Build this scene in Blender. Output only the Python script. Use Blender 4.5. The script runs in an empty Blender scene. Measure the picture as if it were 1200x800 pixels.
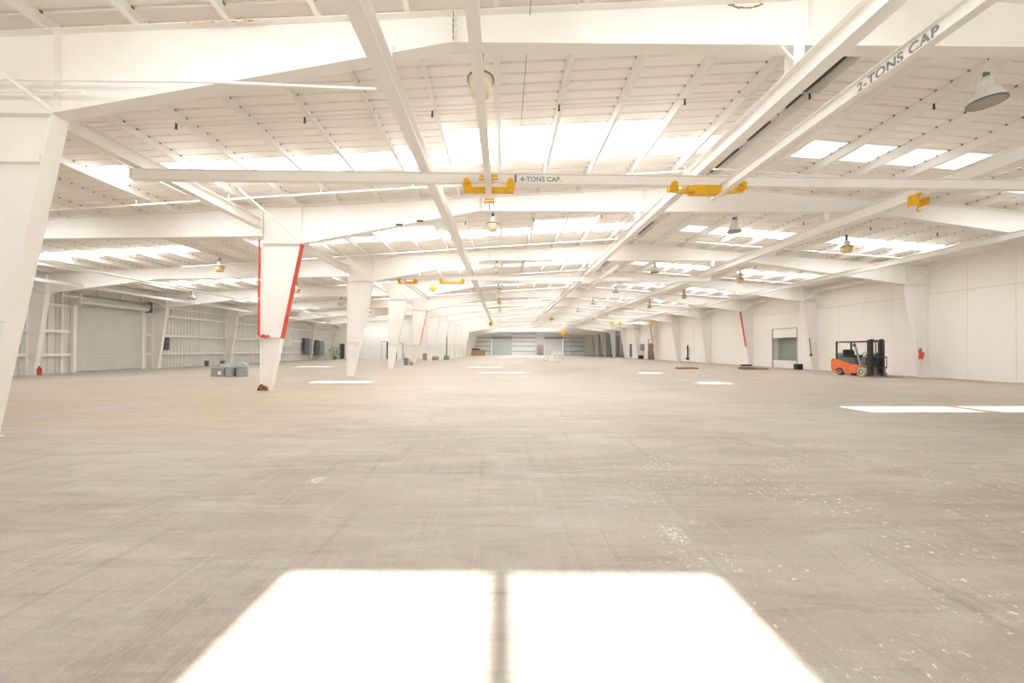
import bpy, math, random
from mathutils import Vector, Matrix
random.seed(7)
SC = bpy.context.scene
COL = SC.collection
# ------------------------------------------------------------------ camera
F, YAW, PITCH, ROLL = 438.0, 0.010, 0.010, 0.003
cam = bpy.data.cameras.new('camera'); cam_o = bpy.data.objects.new('camera', cam); COL.objects.link(cam_o)
cam.sensor_fit = 'HORIZONTAL'; cam.sensor_width = 36.0; cam.lens = 36.0 * F / 1200.0
cam.shift_x = 5.6 / 1200.0; cam.shift_y = 5.6 / 1200.0
cam.clip_start = 0.05; cam.clip_end = 400
_f = Vector((math.sin(YAW) * math.cos(PITCH), math.cos(YAW) * math.cos(PITCH), math.sin(PITCH)))
_r = Vector((math.cos(YAW), -math.sin(YAW), 0)); _u = _r.cross(_f)
_r2 = _r * math.cos(ROLL) + _u * math.sin(ROLL); _u2 = -_r * math.sin(ROLL) + _u * math.cos(ROLL)
cam_o.matrix_world = Matrix(((_r2.x, _u2.x, -_f.x, 0), (_r2.y, _u2.y, -_f.y, 0), (_r2.z, _u2.z, -_f.z, 1.5), (0, 0, 0, 1)))
SC.camera = cam_o
# ------------------------------------------------------------------ light and exposure
W = bpy.data.worlds.new('sky'); SC.world = W; W.use_nodes = True
bg = W.node_tree.nodes['Background']; bg.inputs[0].default_value = (1.0, 0.985, 0.965, 1); bg.inputs[1].default_value = 1.25
sun = bpy.data.lights.new('sun', 'SUN'); sun_o = bpy.data.objects.new('sun', sun); COL.objects.link(sun_o)
sun.energy = 13.0; sun.angle = math.radians(1.0); sun.color = (1.0, 0.985, 0.96)
sun_o.rotation_euler = Vector((0.14, -1.78, -7.3)).to_track_quat('-Z', 'Y').to_euler(); sun_o.location = (0, 8, 30)
SKYLIGHT = 10.5
vs = SC.view_settings
vs.view_transform = 'Standard'; vs.look = 'None'; vs.gamma = 1.0; vs.use_curve_mapping = False; vs.exposure = 0.25
SC.cycles.max_bounces = 12; SC.cycles.diffuse_bounces = 8; SC.cycles.transparent_max_bounces = 12
SC.cycles.use_denoising = True

# ------------------------------------------------------------------ materials
def mat(name, col, rough=.6, metal=0., noise=None, scale=3., bump=0., spec=.4, nscale=None):
    m = bpy.data.materials.new(name); m.use_nodes = True; nt = m.node_tree; b = nt.nodes['Principled BSDF']
    b.inputs['Base Color'].default_value = (*col, 1); b.inputs['Roughness'].default_value = rough
    b.inputs['Metallic'].default_value = metal; b.inputs['Specular IOR Level'].default_value = spec
    tc = nt.nodes.new('ShaderNodeTexCoord')
    if noise:
        n = nt.nodes.new('ShaderNodeTexNoise'); n.inputs['Scale'].default_value = scale; n.inputs['Detail'].default_value = 6
        r = nt.nodes.new('ShaderNodeValToRGB'); r.color_ramp.elements[0].position = .35; r.color_ramp.elements[1].position = .7
        r.color_ramp.elements[0].color = (*noise, 1); r.color_ramp.elements[1].color = (*col, 1)
        nt.links.new(tc.outputs['Object'], n.inputs['Vector']); nt.links.new(n.outputs['Fac'], r.inputs['Fac'])
        nt.links.new(r.outputs['Color'], b.inputs['Base Color'])
    if bump:
        n2 = nt.nodes.new('ShaderNodeTexNoise'); n2.inputs['Scale'].default_value = nscale or 40; n2.inputs['Detail'].default_value = 4
        bp = nt.nodes.new('ShaderNodeBump'); bp.inputs['Strength'].default_value = bump; bp.inputs['Distance'].default_value = .01
        nt.links.new(tc.outputs['Object'], n2.inputs['Vector']); nt.links.new(n2.outputs['Fac'], bp.inputs['Height'])
        nt.links.new(bp.outputs['Normal'], b.inputs['Normal'])
    return m
MAT = dict(
    white=mat('white_steel_paint', (.90, .885, .86), .45, noise=(.87, .85, .82), scale=1.3),
    deck=mat('roof_deck_paint', (.93, .905, .87), .5, noise=(.92, .895, .855), scale=.8),
    wall=mat('wall_paint', (.935, .915, .88), .6, noise=(.915, .895, .86), scale=.7, bump=.1),
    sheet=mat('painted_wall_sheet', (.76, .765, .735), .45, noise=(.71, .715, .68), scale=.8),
    door=mat('roller_curtain_grey', (.70, .71, .68), .4, noise=(.66, .67, .64), scale=1.5),
    galv=mat('galvanised_metal', (.55, .55, .52), .35, .6, noise=(.42, .42, .40), scale=4),
    farm=mat('blue_grey_panels', (.83, .87, .90), .5, noise=(.78, .82, .85), scale=.5),
    teal=mat('teal_door_sheet', (.62, .70, .70), .45, noise=(.56, .63, .63), scale=.5),
    dock=mat('dock_curtain', (.33, .37, .34), .5, noise=(.29, .33, .30), scale=.8),
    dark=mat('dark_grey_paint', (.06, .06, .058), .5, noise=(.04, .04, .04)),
    slot=mat('shaded_vent_metal', (.22, .19, .155), .6, noise=(.15, .13, .10), scale=3),  # brown metal; painted shade on ridge slots and rib gaps
    black=mat('black_rubber', (.025, .025, .025), .7, noise=(.04, .037, .033), scale=8, bump=.2),
    grey=mat('mid_grey_metal', (.34, .36, .37), .45, .2, noise=(.28, .29, .30), scale=5),
    drum=mat('grey_drum_metal', (.42, .45, .46), .4, .35, noise=(.33, .35, .35), scale=6),
    dgrey=mat('charcoal_panel', (.15, .17, .18), .5, noise=(.11, .12, .13), scale=5),
    orange=mat('orange_forklift_paint', (.90, .22, .075), .35, noise=(.80, .18, .06), scale=3),
    red=mat('red_paint', (.72, .10, .07), .45, noise=(.62, .08, .055), scale=3),
    yellow=mat('yellow_crane_paint', (.86, .50, .03), .45, noise=(.76, .42, .02), scale=5),
    rust=mat('rust', (.50, .27, .13), .85, noise=(.16, .07, .03), scale=14, bump=.4),
    rustl=mat('pale_rust_bleed', (.80, .45, .22), .8, noise=(.85, .68, .5), scale=6),
    brown=mat('cardboard', (.55, .36, .22), .8, noise=(.45, .29, .17), scale=2),
    wood=mat('weathered_wood', (.40, .27, .15), .8, noise=(.28, .18, .09), scale=5),
    pink=mat('faded_pink_board', (.62, .47, .42), .7, noise=(.55, .40, .36)),
    bumper=mat('cream_tyre', (.62, .55, .42), .8, noise=(.5, .43, .32), scale=6),
    green=mat('leaf_green', (.16, .38, .06), .6, noise=(.30, .50, .10), scale=8),
    ink=mat('stencil_ink', (.20, .22, .24), .7, noise=(.30, .31, .32), scale=14),
    lens=mat('lamp_lens_grey', (.40, .37, .30), .25, noise=(.34, .31, .25), scale=10),
    lampm=mat('lamp_housing', (.72, .73, .70), .35, .2, noise=(.62, .63, .6)),
    amber=mat('amber_glass_bowl', (.80, .62, .36), .25, noise=(.70, .50, .26), scale=9),
    cream=mat('cream_glass_bowl', (.74, .66, .50), .25, noise=(.66, .57, .41), scale=9),
    apron=mat('outdoor_concrete', (.62, .58, .52), .8, noise=(.55, .51, .46), scale=.6),
)
def skylight_mat():
    m = bpy.data.materials.new('translucent_skylight_sheet'); m.use_nodes = True; nt = m.node_tree; nt.nodes.clear()
    o = nt.nodes.new('ShaderNodeOutputMaterial'); e = nt.nodes.new('ShaderNodeEmission')
    e.inputs[0].default_value = (1.0, .985, .955, 1); e.inputs[1].default_value = SKYLIGHT
    nt.links.new(e.outputs[0], o.inputs[0]); return m
def clear_mat():
    m = bpy.data.materials.new('clear_skylight_sheet'); m.use_nodes = True; nt = m.node_tree; nt.nodes.clear()
    o = nt.nodes.new('ShaderNodeOutputMaterial'); t = nt.nodes.new('ShaderNodeBsdfTransparent'); g = nt.nodes.new('ShaderNodeBsdfGlossy')
    t.inputs[0].default_value = (.95, .95, .95, 1); g.inputs['Roughness'].default_value = .1
    mx = nt.nodes.new('ShaderNodeMixShader'); mx.inputs[0].default_value = .05
    nt.links.new(t.outputs[0], mx.inputs[1]); nt.links.new(g.outputs[0], mx.inputs[2]); nt.links.new(mx.outputs[0], o.inputs[0]); return m
MAT['sky'] = skylight_mat(); MAT['clear'] = clear_mat()
def floor_mat():
    m = bpy.data.materials.new('worn_concrete'); m.use_nodes = True; nt = m.node_tree; b = nt.nodes['Principled BSDF']; L = nt.links.new
    N = nt.nodes.new
    tc = N('ShaderNodeTexCoord')
    def mapping(scale, rot=0.):
        mp = N('ShaderNodeMapping'); mp.inputs['Scale'].default_value = scale; mp.inputs['Rotation'].default_value = (0, 0, rot)
        L(tc.outputs['Object'], mp.inputs['Vector']); return mp
    def noise(scale, detail=8, mp=None, rough=.6, dist=0.):
        n = N('ShaderNodeTexNoise'); n.inputs['Scale'].default_value = scale; n.inputs['Detail'].default_value = detail
        n.inputs['Roughness'].default_value = rough; n.inputs['Distortion'].default_value = dist
        L((mp.outputs[0] if mp else tc.outputs['Object']), n.inputs['Vector']); return n
    def ramp(src, p0, p1, c0=(0, 0, 0), c1=(1, 1, 1)):
        r = N('ShaderNodeValToRGB'); r.color_ramp.elements[0].position = p0; r.color_ramp.elements[1].position = p1
        r.color_ramp.elements[0].color = (*c0, 1); r.color_ramp.elements[1].color = (*c1, 1); L(src, r.inputs['Fac']); return r.outputs['Color']
    def mix(fac, a, c, k=1.):
        x = N('ShaderNodeMix'); x.data_type = 'RGBA'
        if k != 1.:
            q = N('ShaderNodeMath'); q.operation = 'MULTIPLY'; q.inputs[1].default_value = k; L(fac, q.inputs[0]); fac = q.outputs[0]
        L(fac, x.inputs[0])
        for i, v in ((6, a), (7, c)):
            if isinstance(v, tuple): x.inputs[i].default_value = (*v, 1)
            else: L(v, x.inputs[i])
        return x.outputs[2]
    base = ramp(noise(.35, 8, mapping((.6, 1.3, 1))).outputs['Fac'], .3, .72, (.305, .262, .212), (.54, .50, .445))
    c = mix(ramp(noise(1.6, 10, mapping((.5, 1.6, 1), .25), .7, .6).outputs['Fac'], .46, .66), base, (.53, .50, .455), .7)
    c = mix(ramp(noise(3.2, 10, mapping((.22, 1.8, 1), -.12), .72, .8).outputs['Fac'], .50, .70), c, (.225, .19, .15), .55)
    c = mix(ramp(noise(4., 8, mapping((1.6, .12, 1), .3), .7, .3).outputs['Fac'], .55, .72), c, (.25, .215, .175), .55)
    c = mix(ramp(noise(22, 6, None, .7).outputs['Fac'], .45, .75), c, (.49, .45, .395), .45)
    c = mix(ramp(noise(7., 9, mapping((2.2, .10, 1), -.55), .75, .4).outputs['Fac'], .54, .68), c, (.55, .52, .47), .5)
    c = mix(ramp(noise(60, 4, mapping((1, .5, 1), .6), .8).outputs['Fac'], .48, .62), c, (.24, .21, .17), .28)
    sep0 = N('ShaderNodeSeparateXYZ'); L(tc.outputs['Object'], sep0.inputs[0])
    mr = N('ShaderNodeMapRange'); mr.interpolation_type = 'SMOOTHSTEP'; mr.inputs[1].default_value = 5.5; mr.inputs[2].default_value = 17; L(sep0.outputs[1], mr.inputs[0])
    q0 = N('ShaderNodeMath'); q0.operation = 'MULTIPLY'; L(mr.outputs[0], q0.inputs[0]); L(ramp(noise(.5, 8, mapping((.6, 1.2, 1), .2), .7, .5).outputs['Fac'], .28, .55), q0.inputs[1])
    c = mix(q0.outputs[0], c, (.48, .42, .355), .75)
    # brown clay dust left of the nearest columns
    sep = N('ShaderNodeSeparateXYZ'); L(tc.outputs['Object'], sep.inputs[0])
    def band(axis, a0, a1, b0, b1):
        u = N('ShaderNodeMapRange'); u.inputs[1].default_value = a0; u.inputs[2].default_value = a1; u.interpolation_type = 'SMOOTHSTEP'; L(sep.outputs[axis], u.inputs[0])
        d = N('ShaderNodeMapRange'); d.inputs[1].default_value = b0; d.inputs[2].default_value = b1; d.inputs[3].default_value = 1; d.inputs[4].default_value = 0
        d.interpolation_type = 'SMOOTHSTEP'; L(sep.outputs[axis], d.inputs[0])
        q = N('ShaderNodeMath'); q.operation = 'MULTIPLY'; L(u.outputs[0], q.inputs[0]); L(d.outputs[0], q.inputs[1]); return q.outputs[0]
    def mul(a, c2):
        q = N('ShaderNodeMath'); q.operation = 'MULTIPLY'; L(a, q.inputs[0]); L(c2, q.inputs[1]); return q.outputs[0]
    dust = mul(mul(band(0, -26, -12, -6.5, -2.5), band(1, 5, 7.5, 12, 24)), ramp(noise(.9, 10, mapping((.5, 1.5, 1)), .75, .8).outputs['Fac'], .40, .62))
    c = mix(dust, c, (.46, .33, .20), .7)
    strip = mul(band(0, 21.8, 23.6, 24.6, 24.9), ramp(noise(1.2, 6, mapping((1, .3, 1))).outputs['Fac'], .35, .6))
    c = mix(strip, c, (.33, .22, .14), .9)
    # paint specks
    sp = ramp(noise(19, 3, None, .65, .3).outputs['Fac'], .635, .65)
    zone = mul(mul(band(0, .5, 1.8, 6, 9), band(1, 1.2, 1.8, 5, 8)), ramp(noise(1.1, 4).outputs['Fac'], .46, .56))
    c = mix(mul(sp, zone), c, (.90, .885, .86), .85)
    sp2 = ramp(noise(48, 6, mapping((1, .55, 1), .5), .7, 1.2).outputs['Fac'], .50, .58)
    c = mix(mul(sp2, mul(band(0, 1.30, 1.36, 1.44, 1.52), band(1, 2.86, 2.95, 3.15, 3.28))), c, (.90, .885, .86), .9)
    c = mix(mul(sp2, mul(band(0, -2.24, -2.2, -2.1, -2.04), band(1, 4.2, 4.28, 4.4, 4.46))), c, (.90, .885, .86), .9)
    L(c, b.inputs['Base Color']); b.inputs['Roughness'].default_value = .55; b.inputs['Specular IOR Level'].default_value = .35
    bp = N('ShaderNodeBump'); bp.inputs['Strength'].default_value = .25; bp.inputs['Distance'].default_value = .01
    L(noise(14, 8, None, .7).outputs['Fac'], bp.inputs['Height']); L(bp.outputs[0], b.inputs['Normal'])
    return m
MAT['floor'] = floor_mat()

# ------------------------------------------------------------------ mesh helpers
class MB:
    def __init__(s): s.v = []; s.f = []
    def add(s, vs, fs):
        o = len(s.v); s.v += [tuple(p) for p in vs]; s.f += [tuple(i + o for i in f) for f in fs]; return s
    def box(s, x0, x1, y0, y1, z0, z1):
        return s.add([(x0, y0, z0), (x1, y0, z0), (x1, y1, z0), (x0, y1, z0), (x0, y0, z1), (x1, y0, z1), (x1, y1, z1), (x0, y1, z1)],
                     [(0, 3, 2, 1), (4, 5, 6, 7), (0, 1, 5, 4), (1, 2, 6, 5), (2, 3, 7, 6), (3, 0, 4, 7)])
    def prism(s, poly, axis, a0, a1):
        # poly: 2D points; axis y -> (x,z); axis x -> (y,z); axis z -> (x,y)
        def P(p, a): return {'y': (p[0], a, p[1]), 'x': (a, p[0], p[1]), 'z': (p[0], p[1], a)}[axis]
        n = len(poly); vs = [P(p, a0) for p in poly] + [P(p, a1) for p in poly]
        return s.add(vs, [tuple(range(n - 1, -1, -1)), tuple(range(n, 2 * n))] + [(i, (i + 1) % n, n + (i + 1) % n, n + i) for i in range(n)])
    def tube(s, pts, r, n=8, r1=None):
        pts = [Vector(p) for p in pts]; m = len(pts); vs = []; fs = []; side = None
        for i, p in enumerate(pts):
            t = (pts[min(i + 1, m - 1)] - pts[max(i - 1, 0)]).normalized()
            ref = Vector((0, 0, 1)) if abs(t.z) < .9 else Vector((1, 0, 0))
            a = t.cross(ref).normalized(); b = t.cross(a)
            if side is not None and a.dot(side) < 0 and abs(t.z) < .9: pass
            side = a; rr = r if r1 is None else r + (r1 - r) * i / (m - 1)
            vs += [p + (a * math.cos(2 * math.pi * k / n) + b * math.sin(2 * math.pi * k / n)) * rr for k in range(n)]
        for i in range(m - 1):
            fs += [(i * n + k, i * n + (k + 1) % n, (i + 1) * n + (k + 1) % n, (i + 1) * n + k) for k in range(n)]
        fs += [tuple(range(n - 1, -1, -1)), tuple(range((m - 1) * n, m * n))]
        return s.add(vs, fs)
    def lathe(s, prof, c=(0, 0, 0), n=20, axis='z'):
        vs = []; fs = []; m = len(prof)
        for r, z in prof:
            for k in range(n):
                a = 2 * math.pi * k / n; p = (r * math.cos(a), r * math.sin(a), z)
                if axis == 'x': p = (z, p[0], p[1])
                if axis == 'y': p = (p[0], z, p[1])
                vs.append((p[0] + c[0], p[1] + c[1], p[2] + c[2]))
        for i in range(m - 1):
            fs += [(i * n + k, i * n + (k + 1) % n, (i + 1) * n + (k + 1) % n, (i + 1) * n + k) for k in range(n)]
        fs += [tuple(range(n - 1, -1, -1)), tuple(range((m - 1) * n, m * n))]
        return s.add(vs, fs)
    def plate(s, p0, p1, wy0, wy1, t, side=1):
        # plate following a line in XZ (p0->p1), spanning y from wy0..wy1, thickness t to one side
        d = Vector((p1[0] - p0[0], p1[1] - p0[1])).normalized(); n = Vector((-d.y, d.x)) * t * side
        return s.prism([p0, p1, (p1[0] + n.x, p1[1] + n.y), (p0[0] + n.x, p0[1] + n.y)], 'y', wy0, wy1)
def obj(name, mb, m, parent=None, loc=(0, 0, 0), local=False, smooth=False, kind=None, label=None):
    me = bpy.data.meshes.new(name)
    o0 = Vector(loc)
    if parent is not None and not local:
        q = parent
        while q is not None: o0 = o0 + q.location; q = q.parent
    vs = mb.v if local and parent is not None else [(p[0] - o0.x, p[1] - o0.y, p[2] - o0.z) for p in mb.v]
    me.from_pydata(vs, [], mb.f); me.materials.append(MAT[m] if isinstance(m, str) else m)
    if smooth: me.shade_smooth()
    me.update()
    o = bpy.data.objects.new(name, me); COL.objects.link(o); o.location = loc
    if parent is not None: o.parent = parent
    if kind: o['kind'] = kind
    if label: o['label'] = label
    return o
def tag(o, label, cat, group=None):
    o['label'] = label; o['category'] = cat
    if group: o['group'] = group
    return o
def thing(name, label, cat, loc=(0, 0, 0), rz=0., group=None):
    o = bpy.data.objects.new(name, None); COL.objects.link(o); o.location = loc; o.rotation_euler = (0, 0, rz); o.empty_display_size = .2
    return tag(o, label, cat, group)
def single(name, mb, m, label, cat, loc, group=None, smooth=False):
    return tag(obj(name, mb, m, None, loc, smooth=smooth), label, cat, group)
def dup(root, loc, label=None, rz=None, group=None):
    r = root.copy(); COL.objects.link(r); r.location = loc
    if rz is not None: r.rotation_euler = (0, 0, rz)
    if label: r['label'] = label
    if group: r['group'] = group
    for ch in list(root.children):
        c = ch.copy(); COL.objects.link(c); c.parent = r
        for g in list(ch.children):
            d = g.copy(); COL.objects.link(d); d.parent = c
    return r
def struct_empty(name, loc=(0, 0, 0)):
    o = bpy.data.objects.new(name, None); COL.objects.link(o); o.location = loc; o['kind'] = 'structure'; return o
ORD = ['nearest', 'second', 'third', 'fourth', 'fifth', 'sixth', 'seventh', 'eighth', 'ninth', 'tenth', 'eleventh', 'twelfth', 'thirteenth', 'fourteenth']

# ------------------------------------------------------------------ building dimensions (metres)
B = 7.6
def D(k): return 6.35 + B * k
XL, XC, XR, RIDGE = -27.1, -8.93, 24.7, 7.2      # left wall, outer face of left column row, right wall, ridge
def zt(x): return 7.68 - (.058 * (RIDGE - x) if x < RIDGE else .072 * (x - RIDGE))
PUR = .26
Y0, YE = -8.85, 111.5

# ------------------------------------------------------------------ floor, walls
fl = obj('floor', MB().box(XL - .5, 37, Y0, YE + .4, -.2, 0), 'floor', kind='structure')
obj('ground', MB().box(-60, 60, -60, Y0, -.25, -.03), 'apron', kind='structure')  # unseen apron added to bounce sunlight in through the open rear end

# left wall: vertical ribbed sheets on girts
wl = struct_empty('wall_left', (XL, 0, 0))
def sheet_panel(y0, y1, z0, z1, m='sheet', name='wall_panel'):
    # flat pans with outward grooves: ribs recess away from the room
    n = 3; w = (y1 - y0) / n; prof = []
    for i in range(n):
        a = y0 + i * w
        prof += [(a, 0), (a + w - .08, 0), (a + w - .065, -.06), (a + w - .015, -.06)]
    prof.append((y1, 0))
    vs = []; fs = []
    for (y, dx) in prof: vs += [(XL + dx, y, z0), (XL + dx, y, z1)]
    for i in range(len(prof) - 1): fs.append((2 * i, 2 * i + 1, 2 * i + 3, 2 * i + 2))
    return vs, fs
DOOR_L = (23.72, 28.2, 4.3)
ys = [Y0]
while ys[-1] < 23.0: ys.append(ys[-1] + .95)
ys[-1] = DOOR_L[0]
yy = DOOR_L[1]
edges = list(zip(ys[:-1], ys[1:])); e2 = []
while yy < 59.4: e2.append((yy, min(yy + .95, 59.6))); yy += .95
far_sheet = MB()
for (a, b) in edges + e2:
    vs_, fs_ = sheet_panel(a, b, 0, 5.95)
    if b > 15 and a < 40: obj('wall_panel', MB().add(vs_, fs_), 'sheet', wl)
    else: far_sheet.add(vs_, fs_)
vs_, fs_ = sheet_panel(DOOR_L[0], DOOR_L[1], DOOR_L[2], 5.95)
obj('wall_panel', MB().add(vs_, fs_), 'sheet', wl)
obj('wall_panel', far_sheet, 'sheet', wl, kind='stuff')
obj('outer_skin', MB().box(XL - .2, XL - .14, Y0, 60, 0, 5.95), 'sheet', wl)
for z in (1.05, 2.48, 4.05):
    for k in range(1, 7):
        y0, y1 = D(k) + .16, D(k + 1) - .16
        segs = [(y0, y1)]
        if k == 2: segs = [(y0, DOOR_L[0] - .2), (DOOR_L[1] + .2, y1)]
        for (a, b) in segs:
            obj('girt', MB().box(XL + .01, XL + .2, a, b, z + .15, z + .165).box(XL + .19, XL + .2, a, b, z, z + .15).box(XL + .12, XL + .2, a, b, z - .01, z), 'white', wl)
# roller door in the left wall
dr = struct_empty('door_1', (XL, 25.96, 0))
mb = MB(); n = 56; prof = []
for i in range(n):
    z = DOOR_L[2] * i / n; h = DOOR_L[2] / n
    prof += [(z, .06), (z + h * .25, .085), (z + h * .75, .085), (z + h, .06)]
vs_ = []; fs_ = []
for z, dx in prof: vs_ += [(XL + dx, DOOR_L[0], z), (XL + dx, DOOR_L[1], z)]
for i in range(len(prof) - 1): fs_.append((2 * i, 2 * i + 1, 2 * i + 3, 2 * i + 2))
obj('door_curtain', mb.add(vs_, fs_), 'door', dr)
obj('bottom_bar', MB().box(XL + .04, XL + .13, DOOR_L[0], DOOR_L[1], 0, .1), 'galv', dr)
for s, y in ((-1, DOOR_L[0]), (1, DOOR_L[1])):
    obj('jamb', MB().box(XL + .02, XL + .22, y - .09, y + .09, 0, 4.4), 'white', dr)
    obj('barrel_bracket', MB().box(XL + .02, XL + .72, y + s * .12 - .03, y + s * .12 + .03, 4.2, 5.0), 'sheet' if s < 0 else 'dgrey', dr)
mb = MB().lathe([(.30, DOOR_L[0] - .08), (.30, DOOR_L[1] + .08)], (XL + .36, 0, 4.64), 24, 'y')
obj('barrel_hood', mb, 'galv', dr, smooth=False)
obj('barrel_curtain_roll', MB().lathe([(.22, DOOR_L[0]), (.22, DOOR_L[1])], (XL + .40, 0, 4.5), 20, 'y'), 'door', dr)
for y in (23.1,): obj('door_post', MB().box(XL + .02, XL + .16, y - .06, y + .06, 0, 5.4), 'white', dr)

# right wall: large smooth panels, a seam at 4.8 m, a dock door
wr = struct_empty('wall_right', (XR, 0, 0))
DK = (31.2, 34.1, 3.45)
ysr = [Y0 + 1.9 * i for i in range(0, 45)]
ysr = [y for y in ysr if y < 74.6] + [74.75]
def rwall(a, b, z0, z1, off): return MB().box(XR + off, XR + .2, a + .006, b - .006, z0, z1)
for a, b in zip(ysr[:-1], ysr[1:]):
    if b <= DK[0] or a >= DK[1]: segs = [(a, b, 0)]
    else:
        segs = []
        if a < DK[0]: segs.append((a, DK[0], 0))
        segs.append((max(a, DK[0]), min(b, DK[1]), DK[2]))
        if b > DK[1]: segs.append((DK[1], b, 0))
    for (p, q, z0) in segs: obj('wall_panel', rwall(p, q, z0, 4.79, 0), 'wall', wr)
    obj('upper_panel', rwall(a, b, 4.81, 6.75, .035), 'wall', wr)
obj('backing', MB().box(XR + .2, XR + .26, Y0, DK[0], 0, 6.7).box(XR + .2, XR + .26, DK[1], 74.75, 0, 6.7).box(XR + .2, XR + .26, DK[0], DK[1], DK[2], 6.7), 'wall', wr)
dd = struct_empty('door_2', (XR, 32.65, 0))
obj('door_frame', MB().box(XR - .03, XR + .05, DK[0] - .04, DK[0] + .03, 0, 3.5).box(XR - .03, XR + .05, DK[1] - .07, DK[1] + .02, 0, 3.5).box(XR - .03, XR + .05, DK[0], DK[1], 3.43, 3.49), 'galv', dd)
obj('reveal', MB().box(XR + .0, XR + .62, DK[1] - .05, DK[1] + .02, 0, 3.45).box(XR + .0, XR + .62, DK[0] - .02, DK[0] + .03, 0, 3.45).box(XR, XR + .62, DK[0], DK[1], 3.42, 3.47), 'wall', dd)
obj('curtain', MB().box(XR + .55, XR + .6, DK[0], DK[1], .5, 2.9), 'dock', dd)
obj('sill_panel', MB().box(XR + .02, XR + .12, DK[0] + .04, DK[1] - .08, 0, .66), 'wall', dd)
obj('header_panel', MB().box(XR + .02, XR + .12, DK[0] + .04, DK[1] - .08, 2.66, 3.42), 'wall', dd)
obj('rear_plate', MB().box(XR + .6, XR + .66, DK[0] - .1, DK[1] + .1, 0, 3.5), 'wall', dd)

# cross wall closing the left bay and the wall along the column row beyond it
wb = struct_empty('wall_back_left', (-18, 59.6, 0))
XW = XC - .05
for a, b in ((XL, -26.05), (-25.2, -19.3), (-18.35, -17.6), (-16.05, XW)):
    obj('wall_panel', MB().box(a, b, 59.6, 59.8, 0, 6.9), 'wall', wb)
for a, b, h in ((-26.05, -25.2, 2.4), (-19.3, -18.35, 2.7), (-17.6, -16.05, 2.5)):
    obj('lintel_panel', MB().box(a, b, 59.6, 59.8, h, 6.9), 'wall', wb)
obj('dark_room_back', MB().box(XL, XW, 61.6, 61.7, 0, 6.9), 'dark', wb)  # dark sheet stands in for the shade behind the doorways
wc = struct_empty('wall_inner_left', (XW, 85, 0))
for k in range(7, 14):
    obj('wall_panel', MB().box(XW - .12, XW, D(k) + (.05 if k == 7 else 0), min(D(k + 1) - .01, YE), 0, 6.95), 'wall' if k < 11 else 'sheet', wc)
# annex beyond the end of the right wall
wa = struct_empty('wall_annex_right', (35, 93, 0))
for i in range(20):
    a = 74.75 + i * 1.85
    obj('wall_panel', MB().box(35.0 + .02 * (i % 2), 35.2, a, min(a + 1.84, YE), 0, 6.2), 'farm', wa)
we = struct_empty('wall_annex_front', (30, 74.7, 0))
obj('wall_panel', MB().box(XR, 35.2, 74.76, 74.9, 0, 6.6), 'wall', we)
# far end wall with panels, girts and two roller doors
wf = struct_empty('wall_far', (8, YE, 0))
FX = [(-9.3, -3.6), (2.5, 9.7), (9.7, 12.2), (17.8, 24), (24, 35)]
for a, b in FX:
    x = a
    while x < b - .1:
        x1 = min(x + 1.9, b)
        obj('wall_panel', MB().box(x + .01, x1 - .01, YE, YE + .2, 0, 8), 'farm', wf); x = x1
for a, b in ((-3.6, 2.5), (12.2, 17.8)): obj('wall_panel', MB().box(a, b, YE, YE + .2, 5.0, 8), 'farm', wf)
for z in (1.1, 2.6, 3.9, 5.1, 6.3):
    for a, b in ((-9.1, -3.7), (2.6, 9.6), (17.9, 24)): obj('girt', MB().box(a, b, YE - .12, YE - .01, z, z + .15), 'grey', wf)
for x in (-3.7, 2.5, 9.7, 12.1, 17.9, 20): obj('wall_post', MB().box(x - .1, x + .1, YE - .25, YE, 0, 7.4), 'sheet', wf)
for i, (a, b, m) in enumerate(((-3.6, 2.5, 'teal'), (12.2, 17.8, 'farm'))):
    d_ = struct_empty('door_%d' % (3 + i), ((a + b) / 2, YE, 0))
    mb = MB()
    for j in range(20): mb.box(a + .1, b - .1, YE + .05 + .01 * (j % 2), YE + .12, j * .25, j * .25 + .25)
    obj('door_curtain', mb, m, d_)
    obj('barrel_hood', MB().box(a, b, YE - .4, YE + .02, 4.9, 5.4), 'grey', d_)

# ------------------------------------------------------------------ roof: purlins, ribbed deck panels, skylight strips
ce = struct_empty('ceiling', (0, 0, 0))
PX = [-.17 + 1.5 * n for n in range(-17, 5)] + [6.9, 7.5] + [8.83 + 1.5 * n for n in range(0, 11)]
for x in PX:
    z = zt(x); s = 1 if x < RIDGE else -1
    sec = [(x, z), (x + .09, z), (x + .09, z + .008), (x + .008, z + .008), (x + .008, z + PUR - .008), (x - .06, z + PUR - .008), (x - .06, z + PUR), (x, z + PUR)]
    obj('purlin', MB().prism(sec, 'y', Y0, YE), 'white', ce)
for x in PX:
    if abs(x) > 24.5: continue
    z = zt(x) + PUR; mb = MB(); x0 = x + .001 if x < 0 else x - .068
    for k in range(-1, 3):
        for j in range(24):
            y = D(k) + .85 + .95 / 3 * j - .052
            mb.box(x0, x0 + .012, y - .024, y + .024, z - .034, z + .004)
    obj('clip_row', mb, 'slot', ce, kind='stuff')  # dark boxes stand in for the shade in deck rib gaps
def deck(mb, x0, x1, y0, y1):
    n = 3; w = (y1 - y0) / n; prof = [(y0, 0)]
    for i in range(n):
        a = y0 + i * w
        prof += [(a + w - .08, 0), (a + w - .06, .036), (a + w - .035, .036), (a + w - .015, 0)]
    prof.append((y1 + .02, .006))
    z0, z1 = zt(x0) + PUR, zt(x1) + PUR; vs_ = []; fs_ = []
    for y, dz in prof: vs_ += [(x0, y, z0 + dz), (x1, y, z1 + dz)]
    for i in range(len(prof) - 1): fs_.append((2 * i, 2 * i + 1, 2 * i + 3, 2 * i + 2))
    mb.add(vs_, fs_); return mb
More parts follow.
